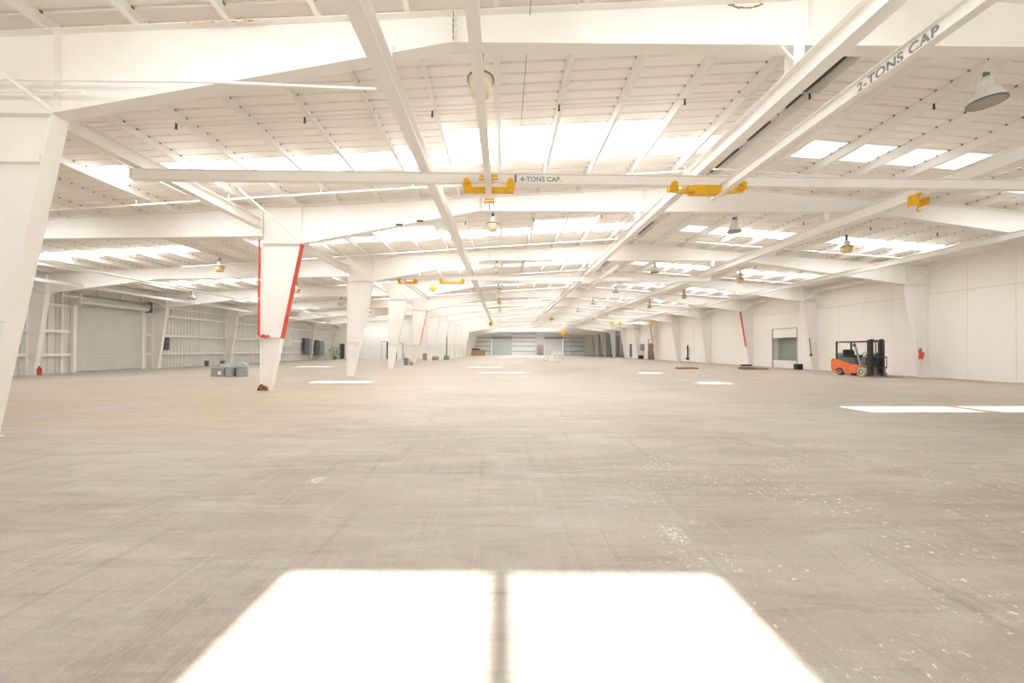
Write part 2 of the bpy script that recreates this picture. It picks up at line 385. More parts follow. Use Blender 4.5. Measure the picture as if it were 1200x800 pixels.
CELLS = [(-24.17, -14.17), (-12.67, 6.9), (8.83, 14.83), (16.33, 22.33)]  # outermost cells on both sides added for more light there
EDG = PX[:22] + [6.9] + PX[24:]
def cells_in(a, b):
    r = []
    for p, q in zip(EDG[:-1], EDG[1:]):
        if p >= a - .05 and q <= b + .05: r.append((round(p, 2), round(q, 2)))
    return r
ALL = [c for a, b in CELLS for c in cells_in(a, b)]
DBL = {-1: [(-1.67, 1.33)], 0: [(-1.67, 4.33)], 1: [(-6.17, -3.17), (1.33, 4.33)], 2: [(-4.67, -1.67)], 4: [(1.33, 4.33)]}
CLR = {-1: [(-1.67, 1.33)], 0: [(8.83, 14.83)], 1: [(-9.17, -6.17), (8.83, 10.4)], 2: [(-1.67, 1.33), (8.83, 10.33), (-12.67, -11.17)], 3: [(-18.17, -15.17), (-3.17, -.17)]}
def inside(c, lst): return any(c[0] >= a - .05 and c[1] <= b + .05 for a, b in lst)
far_deck = MB(); wn = 0
for bay in range(-2, 14):
    ya = D(bay)
    bounds = [(ya + .85 + .95 * (i - 1), ya + .85 + .95 * i) for i in range(0, 8)]
    win = None
    if bay >= -1:
        wn += 1; win = struct_empty('window_%d' % wn, (0, ya + 5.1, 7.4))
    for i, (a, b) in enumerate(bounds):
        if b < Y0 - .05: continue
        a = max(a, Y0); b = min(b, YE + .2)
        if a >= b - .05: continue
        holes = []
        if bay >= -1:
            if i == 5: holes = ALL if 0 <= bay <= 9 else ALL[9:14] if bay < 0 else [c for c in ALL if (-4 < c[0] < 6 or 8 < c[0] < 14) and bay < 13]  # glowing panes in the farthest bays are added to brighten the far wall
            if i == 4: holes = [c for c in ALL if inside(c, DBL.get(bay, []))]
            if bay == -1 and i == 5: holes = [c for c in ALL if -7 < c[0] < 5]
        if bay in (11, 12) and i in (3, 4): holes = [c for c in ALL if -4 < c[0] < 6 or 8 < c[0] < 14]  # more added panes, only to light the far wall
        # solid runs
        runs = []; 
        for x0, x1 in ((XL - .15, RIDGE), (RIDGE, 35.3 if ya > 70 else XR + .25)):
            cur = x0
            for c in sorted(holes):
                if c[0] >= x0 and c[1] <= x1 + .01:
                    if c[0] > cur + .02: runs.append((cur, c[0]))
                    cur = c[1]
            if cur < x1 - .02: runs.append((cur, x1))
        for x0, x1 in runs:
            if bay <= 4: obj('roof_panel', deck(MB(), x0, x1, a, b), 'deck', ce)
            else: deck(far_deck, x0, x1, a, b)
        for c in holes:
            z0, z1 = zt(c[0]) + PUR + .004, zt(c[1]) + PUR + .004
            mbp = MB().prism([(c[0], z0), (c[1], z1), (c[1], z1 + .012), (c[0], z0 + .012)], 'y', a, b)
            obj('pane', mbp, 'clear' if inside(c, CLR.get(bay, [])) else 'sky', win)
obj('roof_panel', far_deck, 'deck', ce, kind='stuff')
obj('ridge_cap', MB().prism([(RIDGE - .35, 7.975), (RIDGE, 8.0), (RIDGE + .35, 7.97), (RIDGE + .35, 7.99), (RIDGE, 8.02), (RIDGE - .35, 7.995)], 'y', Y0, YE), 'deck', ce)
for a, b in ((6.75, 7.45), (7.6, 9.7), (10.3, 11.2), (11.7, 13.3), (18.4, 20.4), (26.3, 28)):
    obj('ridge_vent', MB().box(7.29, 7.36, a, b, 7.87, 7.915).box(7.41, 7.45, a, b, 7.87, 7.915), 'slot', ce)  # dark bars stand in for shade inside the open ridge slots
# eave trims
obj('trim_1', MB().box(XL - .1, XL + .1, Y0, 59.6, 5.62, 5.86), 'white', kind='structure')

# ------------------------------------------------------------------ rigid frames
FW2 = .12
BOT = [(XC, 5.42), (-7.5, 5.42), (-.9, 6.68), (13.8, 6.72), (23.45, 5.38), (XR - .02, 5.38)]
def make_girder(k, label):
    y = D(k); g = thing('roof_girder', label, 'girder', (RIDGE, y, 6.7))
    top = [(XR - .02, zt(XR)), (RIDGE, zt(RIDGE)), (XC, zt(XC))]
    obj('web', MB().prism(BOT + top, 'y', y - .006, y + .006), 'white', g)
    mb = MB()
    for p, q in zip(BOT[1:-1], BOT[2:]):
        if q[0] > 24: continue
        mb.plate(p, q, y - FW2, y + FW2, .016, -1)
    obj('bottom_flange', mb, 'white', g)
    mb = MB()
    mb.plate(top[2], top[1], y - FW2, y + FW2, .016, -1); mb.plate(top[1], top[0], y - FW2, y + FW2, .016, -1)
    obj('top_flange', mb, 'white', g)
    for x, zb in ((-7.5, 5.42), (5.25, 6.7), (13.8, 6.72), (23.45, 5.38)):
        obj('stiffener', MB().box(x - .008, x + .008, y - FW2 + .01, y + FW2 - .01, zb, zt(x) - .016), 'white', g)
    for x, zb in ((-.86, 6.68),):   # bolted splice plate
        mb = MB().box(x - .03, x - .014, y - .11, y - .006, zb, zt(x) - .02).box(x + .014, x + .03, y - .11, y - .006, zb, zt(x) - .02)
        for j in range(5): mb.box(x - .05, x + .05, y - .06, y - .035, zb + .04 + j * .1, zb + .07 + j * .1)
        obj('splice_plate', mb, 'white', g)
    for s, kx, kz, ex in ((-1, -7.5, 5.44, -8.75), (1, 23.45, 5.42, 24.45)):
        obj('flange_brace', MB().tube([(kx, y - .1, kz), (ex, y - 1.6, zt(ex) + .05)], .035, 6), 'white', g)
    return g
g0 = make_girder(0, 'deep white roof girder with orange rust on its top flange, nearest the camera')
for k in range(1, 14):
    gk = dup(g0, (RIDGE, D(k), 6.7), 'tapered white roof girder across the open floor, %s girder counting from the camera' % ORD[k])
    if k == 1:
        for x in (-3.87, -3.1):
            zb = 5.42 + (x + 7.5) * .191
            obj('bracket', MB().box(x - .12, x + .12, D(1) - .16, D(1) - .12, zb - .03, zb + .03), 'dark', gk)  # small dark boxes standing for dark marks on the flange
# rust on the nearest girder only
mb = MB()
for (xa, xb, n) in ((-5.3, -4.1, 16),):
    for j in range(n):
        x = xa + (xb - xa) * j / n + random.uniform(-.03, .03); w = random.uniform(.06, .14); h = random.uniform(.02, .045)
        z = zt(x) - .017 - random.uniform(0, .03)
        mb.box(x, x + w, D(0) - FW2 - .003, D(0) - FW2 + .002, z - h * .3, z + h * .4)
obj('rust_streak', mb, 'rustl', g0, kind='stuff')
mb = MB()
for j in range(12):
    x = 3.85 + j * .05; z = zt(3.9) - .05 - .045 * math.sin(j * .33) + random.uniform(-.01, .01)
    mb.box(x, x + .06, D(0) - .011, D(0) - .005, z, z + random.uniform(.012, .03))
obj('rust_streak', mb, 'rust', g0, kind='stuff')

SBOT = [(XL + .05, 4.68), (-26.0, 4.68), (-19.6, 5.5), (XC - .03, 5.69)]
def make_side(k, label):
    y = D(k); g = thing('side_girder', label, 'girder', (-18, y, 5.6))
    top = [(XC - .03, zt(XC)), (XL + .05, zt(XL))]
    obj('web', MB().prism(SBOT + top, 'y', y - .006, y + .006), 'white', g)
    mb = MB()
    for p, q in zip(SBOT[1:-1], SBOT[2:]): mb.plate(p, q, y - FW2, y + FW2, .016, -1)
    obj('bottom_flange', mb, 'white', g)
    obj('top_flange', MB().plate(top[1], top[0], y - FW2, y + FW2, .016, -1), 'white', g)
    obj('stiffener', MB().box(-26.01, -25.99, y - .11, y + .11, 4.68, zt(-26) - .016), 'white', g)
    obj('flange_brace', MB().tube([(-26.0, y - .1, 4.7), (-26.8, y - 1.3, 5.6)], .03, 6), 'white', g)
    return g
s0 = make_side(0, 'white girder of the left bay, stopping behind the nearest column')
for k in range(1, 7):
    dup(s0, (-18, D(k), 5.6), 'level white girder roofing the left bay, %s of that bay from the camera' % ORD[k])

def make_col(y, redtop, label, side='mid'):
    # side mid: free-standing left row; right: right wall; left: left wall
    if side == 'mid': bo, bi, to, ti, H = (XC, 0), (-8.6, 0), (XC, 5.4), (-7.5, 5.4), 5.4
    elif side == 'right': bo, bi, to, ti, H = (XR - .02, 0), (24.28, 0), (XR - .02, 5.36), (23.45, 5.36), 5.36
    else: bo, bi, to, ti, H = (XL + .05, 0), (-26.62, 0), (XL + .05, 4.66), (-26.0, 4.66), 4.66
    sg = -1 if side == 'right' else 1
    xb = (bo[0] + bi[0]) / 2
    c = thing('tapered_column', label, 'column', (xb, y, 0))
    obj('web', MB().prism([bo, bi, ti, to], 'y', y - .006, y + .006), 'white', c)
    obj('outer_flange', MB().plate(bo, to, y - FW2, y + FW2, .016, sg), 'white', c)
    if redtop:
        t = 1.9 / H; mid = (bi[0] + (ti[0] - bi[0]) * t, 1.9)
        obj('inner_flange', MB().plate(bi, mid, y - FW2, y + FW2, .016, -sg), 'white', c)
        obj('inner_flange', MB().plate(mid, ti, y - FW2, y + FW2, .016, -sg), 'red', c, label='red painted upper flange')
    else:
        obj('inner_flange', MB().plate(bi, ti, y - FW2, y + FW2, .016, -sg), 'white', c)
    obj('base_plate', MB().box(min(bo[0], bi[0]) - .04, max(bo[0], bi[0]) + .04, y - .16, y + .16, 0, .02), 'white', c)
    obj('cap_plate', MB().box(min(to[0], ti[0]), max(to[0], ti[0]), y - FW2, y + FW2, H, H + .018), 'white', c)
    if side != 'left':
        z = 1.95 if side == 'mid' else 1.2
        t = z / H; xi = bi[0] + (ti[0] - bi[0]) * t
        obj('stiffener', MB().box(min(bo[0], xi), max(bo[0], xi), y - .1, y - .006, z, z + .02), 'white', c)
    return c
mids = []
midlab = ['large white tapered column cut by the left picture edge, nearest the camera',
          'white tapered column with a red pipe and red flange, rusty scrap at its foot',
          'plain white tapered column right behind the red-edged one',
          'white tapered column beyond the plain one, before the red-striped slim one',
          'slim white tapered column with a thin red stripe, grey bin at its foot',
          'white tapered column just past the red-striped slim one', 'white tapered column at the brown carton, sixth past the nearest']
for k in range(0, 7): mids.append(make_col(D(k), k in (1, 4), midlab[k]))
for k in range(7, 14): make_col(D(k), False, 'far white tapered column against the inner wall, %s of the column row' % ORD[k])
obj('stiffener', MB().box(XC, -7.72, D(0) - .1, D(0) - .006, 4.60, 4.72), 'white', mids[0])
# details of the red column
c1 = mids[1]; y1 = D(1)
obj('standpipe', MB().tube([(XC - .05, y1 - .16, 5.55), (XC - .05, y1 - .16, 2.05), (XC + .02, y1 - .16, 1.98), (XC + .28, y1 - .16, 1.98)], .035, 8), 'red', c1, label='red fire pipe')
mb = MB().box(XC + .10, XC + .18, y1 - .22, y1 - .10, 1.92, 2.04).lathe([(.05, -.02), (.05, .02)], (XC + .3, y1 - .16, 1.98), 10, 'x')
obj('valve', mb, 'red', c1)
mb = MB()
for q in range(14):
    cx = -8.86 + random.uniform(0, .32); cy = y1 - .19 - random.uniform(0, .14); hh = random.uniform(.10, .28); lean = random.uniform(-.12, .12); wd = random.uniform(.05, .09); yaw_ = random.uniform(-.9, .9)
    ux, uy = math.cos(yaw_) * wd, math.sin(yaw_) * wd
    mb.add([(cx - ux, cy - uy, 0), (cx + ux, cy + uy, 0), (cx + ux * .7 + lean, cy + uy - .04, hh), (cx - ux * .4 + lean, cy - uy - .05, hh * .8), (cx - ux, cy - uy + .02, 0), (cx + ux, cy + uy + .02, 0), (cx + ux * .7 + lean, cy + uy - .02, hh), (cx - ux * .4 + lean, cy - uy - .03, hh * .8)],
           [(0, 1, 2, 3), (5, 4, 7, 6), (0, 4, 5, 1), (1, 5, 6, 2), (2, 6, 7, 3), (3, 7, 4, 0)])
single('rusty_scrap', mb, 'rust', 'crumpled rusty brown metal scrap at the foot of the red-edged column', 'scrap', (-8.8, y1 - .26, 0))['kind'] = 'thing'
rl = {2: 'white tapered wall column carrying a red fire extinguisher', 3: 'plain white tapered wall column between forklift and dock door',
      4: 'white tapered wall column with red stripe left of the dock door', 5: 'plain white tapered wall column just past the red-striped one',
      6: 'white tapered wall column beside the tall dark hose', 7: 'far white wall column with red stripe at the brown door', 8: 'last white tapered column on the right wall'}
rc = {}
for k in range(2, 14):
    rc[k] = make_col(D(k), k in (4, 7), rl.get(k) or 'white tapered column in front of the grey annex, %s from the end of the white wall' % {9: 'first', 10: 'second', 11: 'third', 12: 'fourth', 13: 'fifth'}[k], 'right')
for k, lb in ((1, ''), (2, 'white tapered wall column with the small red fire extinguisher at its foot'), (3, 'white tapered wall column right of the roller door'),
              (4, 'white tapered wall column behind the grey drums'), (5, 'white tapered wall column hidden partly by the red-edged column'), (6, 'white tapered wall column between the grey electric cabinets')):
    if k > 1: make_col(D(k), False, lb, 'left')

# ------------------------------------------------------------------ crane runways, tie beams and bridges
def ibeam_y(parent, x, w, zb, h, y0, y1, tf=.016, tw=.014, m='white'):
    obj('bottom_flange', MB().box(x - w / 2, x + w / 2, y0, y1, zb, zb + tf), m, parent)
    obj('web', MB().box(x - tw / 2, x + tw / 2, y0, y1, zb + tf, zb + h - tf), m, parent)
    obj('top_flange', MB().box(x - w / 2, x + w / 2, y0, y1, zb + h - tf, zb + h), m, parent)
rw = [(-1.97, 5.95, .36, 'left of the high yellow trolley'), (5.0, 5.95, .36, 'running to the yellow trolley right of centre'),
      (12.1, 5.95, .36, 'with the small yellow hook trolley'), (19.1, 5.72, .24, 'close along the right wall')]
for x, zb, h, t in rw:
    r = thing('crane_runway', 'long white crane runway beam under the girders, ' + t, 'beam', (x, D(0), zb))
    ibeam_y(r, x, .25, zb, h, -4, 66)
    for k in range(0, 8):
        zg = 6.69 if x < 14 else 5.38 + (23.45 - x) * .139
        y = D(k)
        mb = MB().box(x - .09, x + .09, y - .11, y - .098, zb + h, zg).box(x - .09, x + .09, y + .098, y + .11, zb + h, zg).box(x - .006, x + .006, y - .1, y + .1, zb + h, zg)
        mb.box(x - .12, x + .12, y - .14, y + .14, zb + h, zb + h + .012)
        hg = obj('hanger', mb, 'white', r)
        if x < 14: obj('hanger_brace', MB().tube([(x - .03, y - .12, zb + h + .05), (x - .3, y - .1, zg - .02)], .02, 6), 'white', hg)
for k in range(0, 6):
    t = thing('tie_beam', 'white beam tying the left row columns together, %s span from the camera' % ORD[k], 'beam', (-9.0, D(k), 5.95))
    ibeam_y(t, -9.0, .24, 5.95, .34, D(k) + .13, D(k + 1) - .13)
    for y in (D(k) + .16, D(k + 1) - .16): obj('end_plate', MB().box(-9.1, -8.86, y - .03, y - .01, 5.95, 6.29), 'white', t)
def text_obj(name, s, size, parent, loc, rot, m='ink'):
    c = bpy.data.curves.new(name, 'FONT'); c.body = s; c.size = size; c.extrude = .001; c.offset = size * .028; c.space_character = 1.07
    c.align_x = 'CENTER'; c.align_y = 'CENTER'
    t = bpy.data.objects.new(name, c); COL.objects.link(t); bpy.context.view_layer.update()
    me = bpy.data.meshes.new_from_object(t.evaluated_get(bpy.context.evaluated_depsgraph_get()))
    bpy.data.objects.remove(t); me.materials.clear(); me.materials.append(MAT[m])
    o = bpy.data.objects.new(name, me); COL.objects.link(o); o.parent = parent; o.location = loc; o.rotation_euler = rot; o['kind'] = 'stuff'; return o
def xbridge(y0, xa, xb, label, rz=0.):
    t = thing('crane_bridge', label, 'crane', (0, y0, 5.66), rz)
    obj('bottom_flange', MB().box(xa, xb, -.075, .075, 0, .016), 'white', t, local=True)
    obj('web', MB().box(xa, xb, -.006, .006, .016, .244), 'white', t, local=True)
    obj('top_flange', MB().box(xa, xb, -.075, .075, .244, .26), 'white', t, local=True)
    for x in (xa + .01, xb - .01): obj('end_plate', MB().box(x - .01, x + .01, -.075, .075, 0, .26), 'white', t, local=True)
    return t
T1 = xbridge(9.35, -9.18, 19.2, 'white four ton crane bridge beam with stencilled capacity spanning the hall', .0097)
text_obj('stencil_lettering', '4-TONS CAP.', .165, T1, (.93, -.0085, .13), (math.pi / 2, 0, 0))
obj('conduit', MB().box(.27, .31, -.03, -.01, .03, .23), 'dgrey', T1, local=True)
xbridge(22.4, -9.0, 12.5, 'second white crane bridge beam, behind the girder past the stencilled one')
xbridge(58.0, 16.5, 24.0, 'far white crane bridge beam over the brown door by the right wall')
def ybridge(x, zb, h, w, ya, yb, label):
    t = thing('crane_jib', label, 'crane', (x, yb, zb)); ibeam_y(t, x, w, zb, h, ya, yb, .012, .01)
    obj('end_plate', MB().box(x - w / 2, x + w / 2, yb, yb + .012, zb, zb + h), 'white', t); return t
ybridge(-.38, 5.44, .19, .155, 4.0, 9.62, 'slim white hoist beam running overhead into the nearest yellow trolley')
J2 = ybridge(5.42, 5.40, .22, .14, -3.5, 9.70, 'white two ton hoist beam with dark stencilled capacity')
text_obj('stencil_lettering', '2-TONS CAP', .18, J2, (-.009, -4.60, .11), (math.pi / 2, 0, -math.pi / 2))
ybridge(5.42, 5.40, .22, .14, 17.6, 24.0, 'short white hoist beam beyond the nearest girders, right of centre')
ybridge(-5.9, 5.42, .22, .14, 21.5, 29.5, 'short white hoist beam below the far yellow trolleys')
def end_truck(x, y, zrail, hw, label, arms=True):
    # rides the bottom flange of a cross beam whose flange is at zrail
    t = thing('crane_trolley', label, 'trolley', (x, y, zrail - .2))
    a = hw if arms else hw * .48
    obj('truck_body', MB().box(x - a, x + a, y - .05, y + .05, zrail - .19, zrail - .09).box(x - a, x + a, y - .085, y + .085, zrail - .205, zrail - .19), 'yellow', t)
    for s in (-1, 1):
        cx = x + s * (hw - .08)
        for q in (-1, 1):
            pl = [(cx - .11, zrail - .10), (cx + .11, zrail - .10), (cx + .10, zrail + .0), (cx + .05, zrail + .05), (cx - .05, zrail + .05), (cx - .10, zrail + .0)]
            obj('side_plate', MB().prism(pl, 'y', y + q * .105 - .008, y + q * .105 + .008), 'yellow', t)
            obj('wheel', MB().lathe([(.02, -.03), (.07, -.03), (.07, .015), (.08, .03), (.02, .03)], (cx, y + q * .14, zrail + .02), 14, 'y'), 'yellow', t)
        if arms: obj('gusset', MB().prism([(x + s * hw * .35, zrail - .09), (x + s * hw * .72, zrail - .09), (x + s * hw * .45, zrail - .01), (x + s * hw * .35, zrail - .01)], 'y', y - .015, y + .015), 'white', t)
        else: obj('arm', MB().prism([(x + s * a, zrail - .17), (x + s * hw, zrail - .12), (x + s * hw, zrail - .06), (x + s * a, zrail - .09)], 'y', y - .05, y + .05), 'yellow', t)
    return t
t1 = end_truck(-.38, 9.35, 5.66, .62, 'yellow trolley where the slim hoist beam meets the stencilled bridge')
for dy, z in ((-.22, 5.72), (.30, 5.36)):
    mb = MB()
    for s in (-1, 1): mb.box(-.38 + s * .11 - .012, -.38 + s * .11 + .012, 9.35 + dy - .07, 9.35 + dy + .07, z - .09, z + .09)
    mb.box(-.38 - .24 if z > 5.5 else -.38 - .13, -.38 + .24 if z > 5.5 else -.38 + .13, 9.35 + dy - .02, 9.35 + dy + .02, z - .05, z - .01)
    mb.box(-.38 - .22 if z > 5.5 else -.38 - .12, -.38 + .22 if z > 5.5 else -.38 + .12, 9.35 + dy - .02, 9.35 + dy + .02, z + .03, z + .06)
    obj('beam_clamp', mb, 'yellow', t1)
obj('hook_rod', MB().tube([(-.38, 9.66, 5.3), (-.38, 9.66, 5.12)], .012, 6), 'dgrey', t1)
t2 = end_truck(5.15, 9.42, 5.66, .95, 'yellow trolley where the two ton hoist beam meets the stencilled bridge', False)
obj('motor', MB().box(4.75, 5.45, 9.2, 9.36, 5.42, 5.62).lathe([(.08, 4.6), (.08, 4.8)], (0, 9.28, 5.55), 12, 'x'), 'yellow', t2)
t3 = thing('hook_trolley', 'small yellow hook trolley hanging on the right hand runway', 'trolley', (12.1, 10.75, 5.7))
for q in (-1, 1):
    obj('side_plate', MB().box(12.1 + q * .15 - .01, 12.1 + q * .15 + .01, 10.6, 10.9, 5.74, 6.06), 'yellow', t3)
    for y in (10.67, 10.84): obj('wheel', MB().lathe([(.02, -.03), (.06, -.03), (.06, .03), (.02, .03)], (12.1 + q * .10, y, 6.03), 12, 'x'), 'yellow', t3)
obj('crossbar', MB().box(11.93, 12.27, 10.72, 10.78, 5.77, 5.84), 'yellow', t3)
obj('hook', MB().tube([(12.1, 10.75, 5.78), (12.1, 10.75, 5.68), (12.05, 10.75, 5.63), (12.1, 10.75, 5.58), (12.16, 10.75, 5.62)], .022, 8), 'yellow', t3)
end_truck(-5.75, 22.4, 5.66, .55, 'left one of the two yellow trolleys on the second bridge')
end_truck(-3.1, 22.4, 5.66, .72, 'right one of the two yellow trolleys on the second bridge')
def hoist(x, y, ztop, z, label, m='yellow', big=1.):
    t = thing('chain_hoist', label, 'hoist', (x, y, z))
    obj('drop_rod', MB().tube([(x, y, ztop), (x, y, z + .3 * big)], .03 * big, 6), 'white', t)
    obj('hoist_body', MB().lathe([(.10 * big, -.25 * big), (.2 * big, -.2 * big), (.22 * big, .1 * big), (.12 * big, .3 * big)], (x, y, z), 12).box(x - .3 * big, x + .3 * big, y - .1, y + .1, z - .1 * big, z + .08 * big), m, t)
    obj('hook', MB().tube([(x, y, z - .25 * big), (x, y, z - .5 * big), (x + .08, y, z - .6 * big)], .03 * big, 6), m, t)
hoist(-5.2, 27.4, 6.9, 6.0, 'yellow chain hoist hanging on a rod above the short far hoist beam', 'yellow', .8)
hoist(-1.9, 55, 5.95, 5.3, 'small far yellow hoist below the left runway')
hoist(7.2, 56, 7.9, 6.2, 'small far yellow hoist near the ridge over the floor')
hoist(16.9, 58, 5.66, 5.7, 'left yellow hoist of two on the far right bridge')
hoist(18.2, 58, 5.66, 5.75, 'second yellow hoist on the far right bridge')
hoist(23.0, 58, 5.66, 5.55, 'pale yellow hoist beside the red-striped far wall column')
hoist(11.8, 73, 7.55, 4.75, 'large orange hoist hanging in front of the grey far wall', 'yellow', 1.9)

# ------------------------------------------------------------------ pipes, cables
pts = [(-17, 5.83), (-9, 6.4), (7.2, 7.53), (23, 6.40)]
def sprinkler(k, label):
    y = D(k) + 5.92; p = thing('sprinkler_pipe', label, 'pipe', (0, y, 5.8))
    obj('pipe', MB().tube([(a, y, b) for a, b in pts], .028 if k < 3 else .035, 8), 'white', p)
    mb = MB(); hd = MB()
    for x in range(-15, 23, 3):
        for (a, za), (b, zb) in zip(pts[:-1], pts[1:]):
            if a <= x <= b: z = za + (zb - za) * (x - a) / (b - a)
        mb.tube([(x, y, z), (x, y, min(z + .16, zt(x) + .15))], .012, 6)
        obj('sprinkler_head', MB().tube([(x + .5, y, z + .02), (x + .5, y, z + .08)], .014, 6).lathe([(.028, 0), (.01, .012)], (x + .5, y, z + .075), 8), 'lampm', p)
    obj('hanger_rods', mb, 'white', p)
    return p
for k in range(0, 8): sprinkler(k, 'white sprinkler pipe bent at the ridge under the roof, %s from the camera' % ORD[k])
for k in range(0, 3):
    y = D(k) + 2.45; p = thing('sprinkler_branch', 'thin pipe with dark hanging sprinkler heads under the purlins, %s from the camera' % ORD[k], 'pipe', (0, y, 7))
    obj('pipe', MB().tube([(-17, y, zt(-17) - .02), (RIDGE, y, zt(RIDGE) - .02), (22, y, zt(22) - .02)], .013, 6), 'white', p)
    for x in range(-5, 7):
        xx = 1.3 + 3 * x
        if xx < 21: obj('sprinkler_head', MB().tube([(xx, y, zt(xx) - .02), (xx, y, zt(xx) - .16)], .02, 6).lathe([(.035, 0), (.02, .015)], (xx, y, zt(xx) - .15), 8), 'dark', p)
single('conduit', MB().tube([(-14, 6.1, 5.92), (-7.4, 6.1, 5.86), (-5, 6.1, 5.86), (-2.1, 6.1, 5.76)], .022, 8), 'white', 'thin white conduit crossing the web of the nearest girder at left', 'pipe', (-7, 6.1, 5.8))
single('conduit', MB().tube([(-14, 6.15, 5.62), (-9, 6.15, 5.68), (-6.9, 6.15, 5.72)], .02, 8), 'white', 'lower thin conduit behind the nearest column top', 'pipe', (-9, 6.15, 5.7))
single('cable', MB().tube([(.44, -3, 7.24), (.43, 9.9, 7.24)], .008, 6), 'grey', 'thin grey cable stretched under the roof to the middle skylight', 'cable', (.43, 3, 7.24))
single('sprinkler_main', MB().tube([(-17.8, -2, 4.86), (-17.8, 58, 4.86)], .055, 8), 'white', 'long white pipe hanging through the left bay', 'pipe', (-17.8, 20, 4.86))
t = thing('cable_channel', 'wide white channel running under the left bay girders', 'channel', (-24, 20, 5.0))
ibeam_y(t, -24, .22, 4.98, .16, 0, 56)
single('wall_pipe', MB().tube([(-26.55, 10, 4.72), (-26.55, 58, 4.72)], .04, 8), 'white', 'thin white pipe along the top of the left wall', 'pipe', (-26.55, 30, 4.72))
t = thing('eave_strut', 'white eave beam above the right wall between the columns', 'beam', (24.2, 30, 6.1))
ibeam_y(t, 24.2, .2, 6.05, .2, D(2) + .2, 66)

# ------------------------------------------------------------------ hanging lamps
def lamp(style, stem=1.05):
    # local, origin at the middle of the rim
    l = thing('high_bay_lamp', '', 'lamp', (0, 0, 0))
    if style == 'bell':
        obj('reflector', MB().lathe([(.245, 0), (.24, .02), (.20, .14), (.14, .24), (.12, .26)], n=24), 'lampm', l, local=True, smooth=True)
        obj('rim', MB().lathe([(.235, -.012), (.258, -.012), (.258, .014), (.235, .014)], n=28), 'dgrey', l, local=True)
        obj('lens', MB().lathe([(.24, -.014), (.24, -.006)], n=28), 'lens', l, local=True)
        obj('ballast', MB().lathe([(.10, .26), (.11, .28), (.11, .42), (.08, .46)], n=18), 'lampm', l, local=True)
    else:
        obj('rim', MB().lathe([(.22, .0), (.24, .0), (.24, .025), (.20, .03)], n=28), 'slot', l, local=True)
        obj('glass_bowl', MB().lathe([(.10, -.27), (.15, -.26), (.19, -.15), (.228, .0), (.20, .0)], n=24), 'amber' if style == 'amber' else 'cream', l, local=True, smooth=True)
        obj('ballast', MB().lathe([(.18, .03), (.14, .08), (.12, .10), (.12, .26), (.08, .29)], n=18), 'lampm', l, local=True)
    obj('bracket', MB().box(-.05, .05, -.015, .015, .44 if style == 'bell' else .28, .56), 'dgrey', l, local=True)
    obj('stem', MB().tube([(0, 0, .5), (0, 0, stem)], .014, 6), 'white', l, local=True)
    return l
rows = [('bell', 8.95, 6.8, 6.12, 6, 'bell-shaped lamp with flat grey lens and dark rim, %s of the row near the ridge'),
        ('cream', -.42, 6.6, 6.28, 6, 'lamp with cream glass bowl over the middle of the floor, %s of its row'),
        ('amber', 15.5, 16.7, 6.2, 4, 'lamp with amber glass bowl right of the ridge, %s of its row'),
        ('amber', -15.5, 20.5, 5.98, 4, 'lamp with amber glass bowl over the left bay, %s of its row')]
for st, x, y, z, n, lb in rows:
    p = None
    for i in range(n):
        if p is None:
            p = lamp(st, zt(x) + .2 - z); p.location = (x, y, z); p['label'] = lb % ORD[i]
        else: dup(p, (x, y + B * i, z), lb % ORD[i])
        p['group'] = {'bell': 'bell lamps near the ridge', 'cream': 'cream bowl lamps', 'amber': 'amber bowl lamps'}[st]
w_ = lamp('bell', 1.34); w_.location = (-21.3, 25.7, 4.95); w_['label'] = 'small bell-shaped lamp above and right of the roller door'

# ------------------------------------------------------------------ forklift (local x forward)
fk = thing('forklift', 'orange and black forklift with raised overhead guard parked beside the right wall', 'forklift', (21.72, 21.95, 0), -math.pi / 2)
def P(name, mb, m, parent=fk, smooth=False, label=None): return obj(name, mb, m, parent, local=True, smooth=smooth, label=label)
def arc(cx, cz, r, a0, a1, n=8): return [(cx + r * math.cos(math.radians(a0 + (a1 - a0) * i / n)), cz + r * math.sin(math.radians(a0 + (a1 - a0) * i / n))) for i in range(n + 1)]
side = [(-1.95, .22), ] + [(-1.68, .22)] + arc(-1.43, .22, .26, 180, 0) + [(-1.15, .16), (-.36, .16)] + arc(0, .27, .33, 190, 60) + [(.16, .60), (-.05, .66), (-.62, .70), (-1.25, .90), (-1.55, .98), (-1.95, 1.02), (-2.0, .8)]
P('chassis', MB().prism(side, 'y', -.53, .53), 'orange')
P('counterweight', MB().prism([(-2.03, .30), (-1.97, .24), (-1.9, .24), (-1.9, 1.0), (-2.0, 1.0), (-2.06, .85), (-2.06, .4)], 'y', -.50, .50), 'orange')
P('engine_hood', MB().prism([(-1.75, .95), (-1.70, 1.14), (-.55, 1.08), (-.40, .72), (-.62, .70), (-1.25, .88)], 'y', -.48, .48), 'dgrey')
P('floor_plate', MB().box(-.62, .1, -.5, .5, .52, .64), 'dgrey')
P('cowl', MB().prism([(-.12, .6), (.16, .6), (.2, 1.05), (.02, 1.18), (-.06, 1.1)], 'y', -.45, .45), 'dgrey')
seat = P('seat', MB().prism([(-1.35, 1.12), (-.75, 1.10), (-.70, 1.22), (-.8, 1.27), (-1.2, 1.27), (-1.35, 1.2)], 'y', -.26, .26), 'black')
P('seat_back', MB().prism([(-1.42, 1.2), (-1.2, 1.24), (-1.28, 1.55), (-1.38, 1.6), (-1.5, 1.55)], 'y', -.26, .26), 'black', seat)
P('steering_column', MB().tube([(-.02, 0, 1.05), (-.24, 0, 1.32)], .035, 8), 'dgrey')
sw = MB(); cpt = []
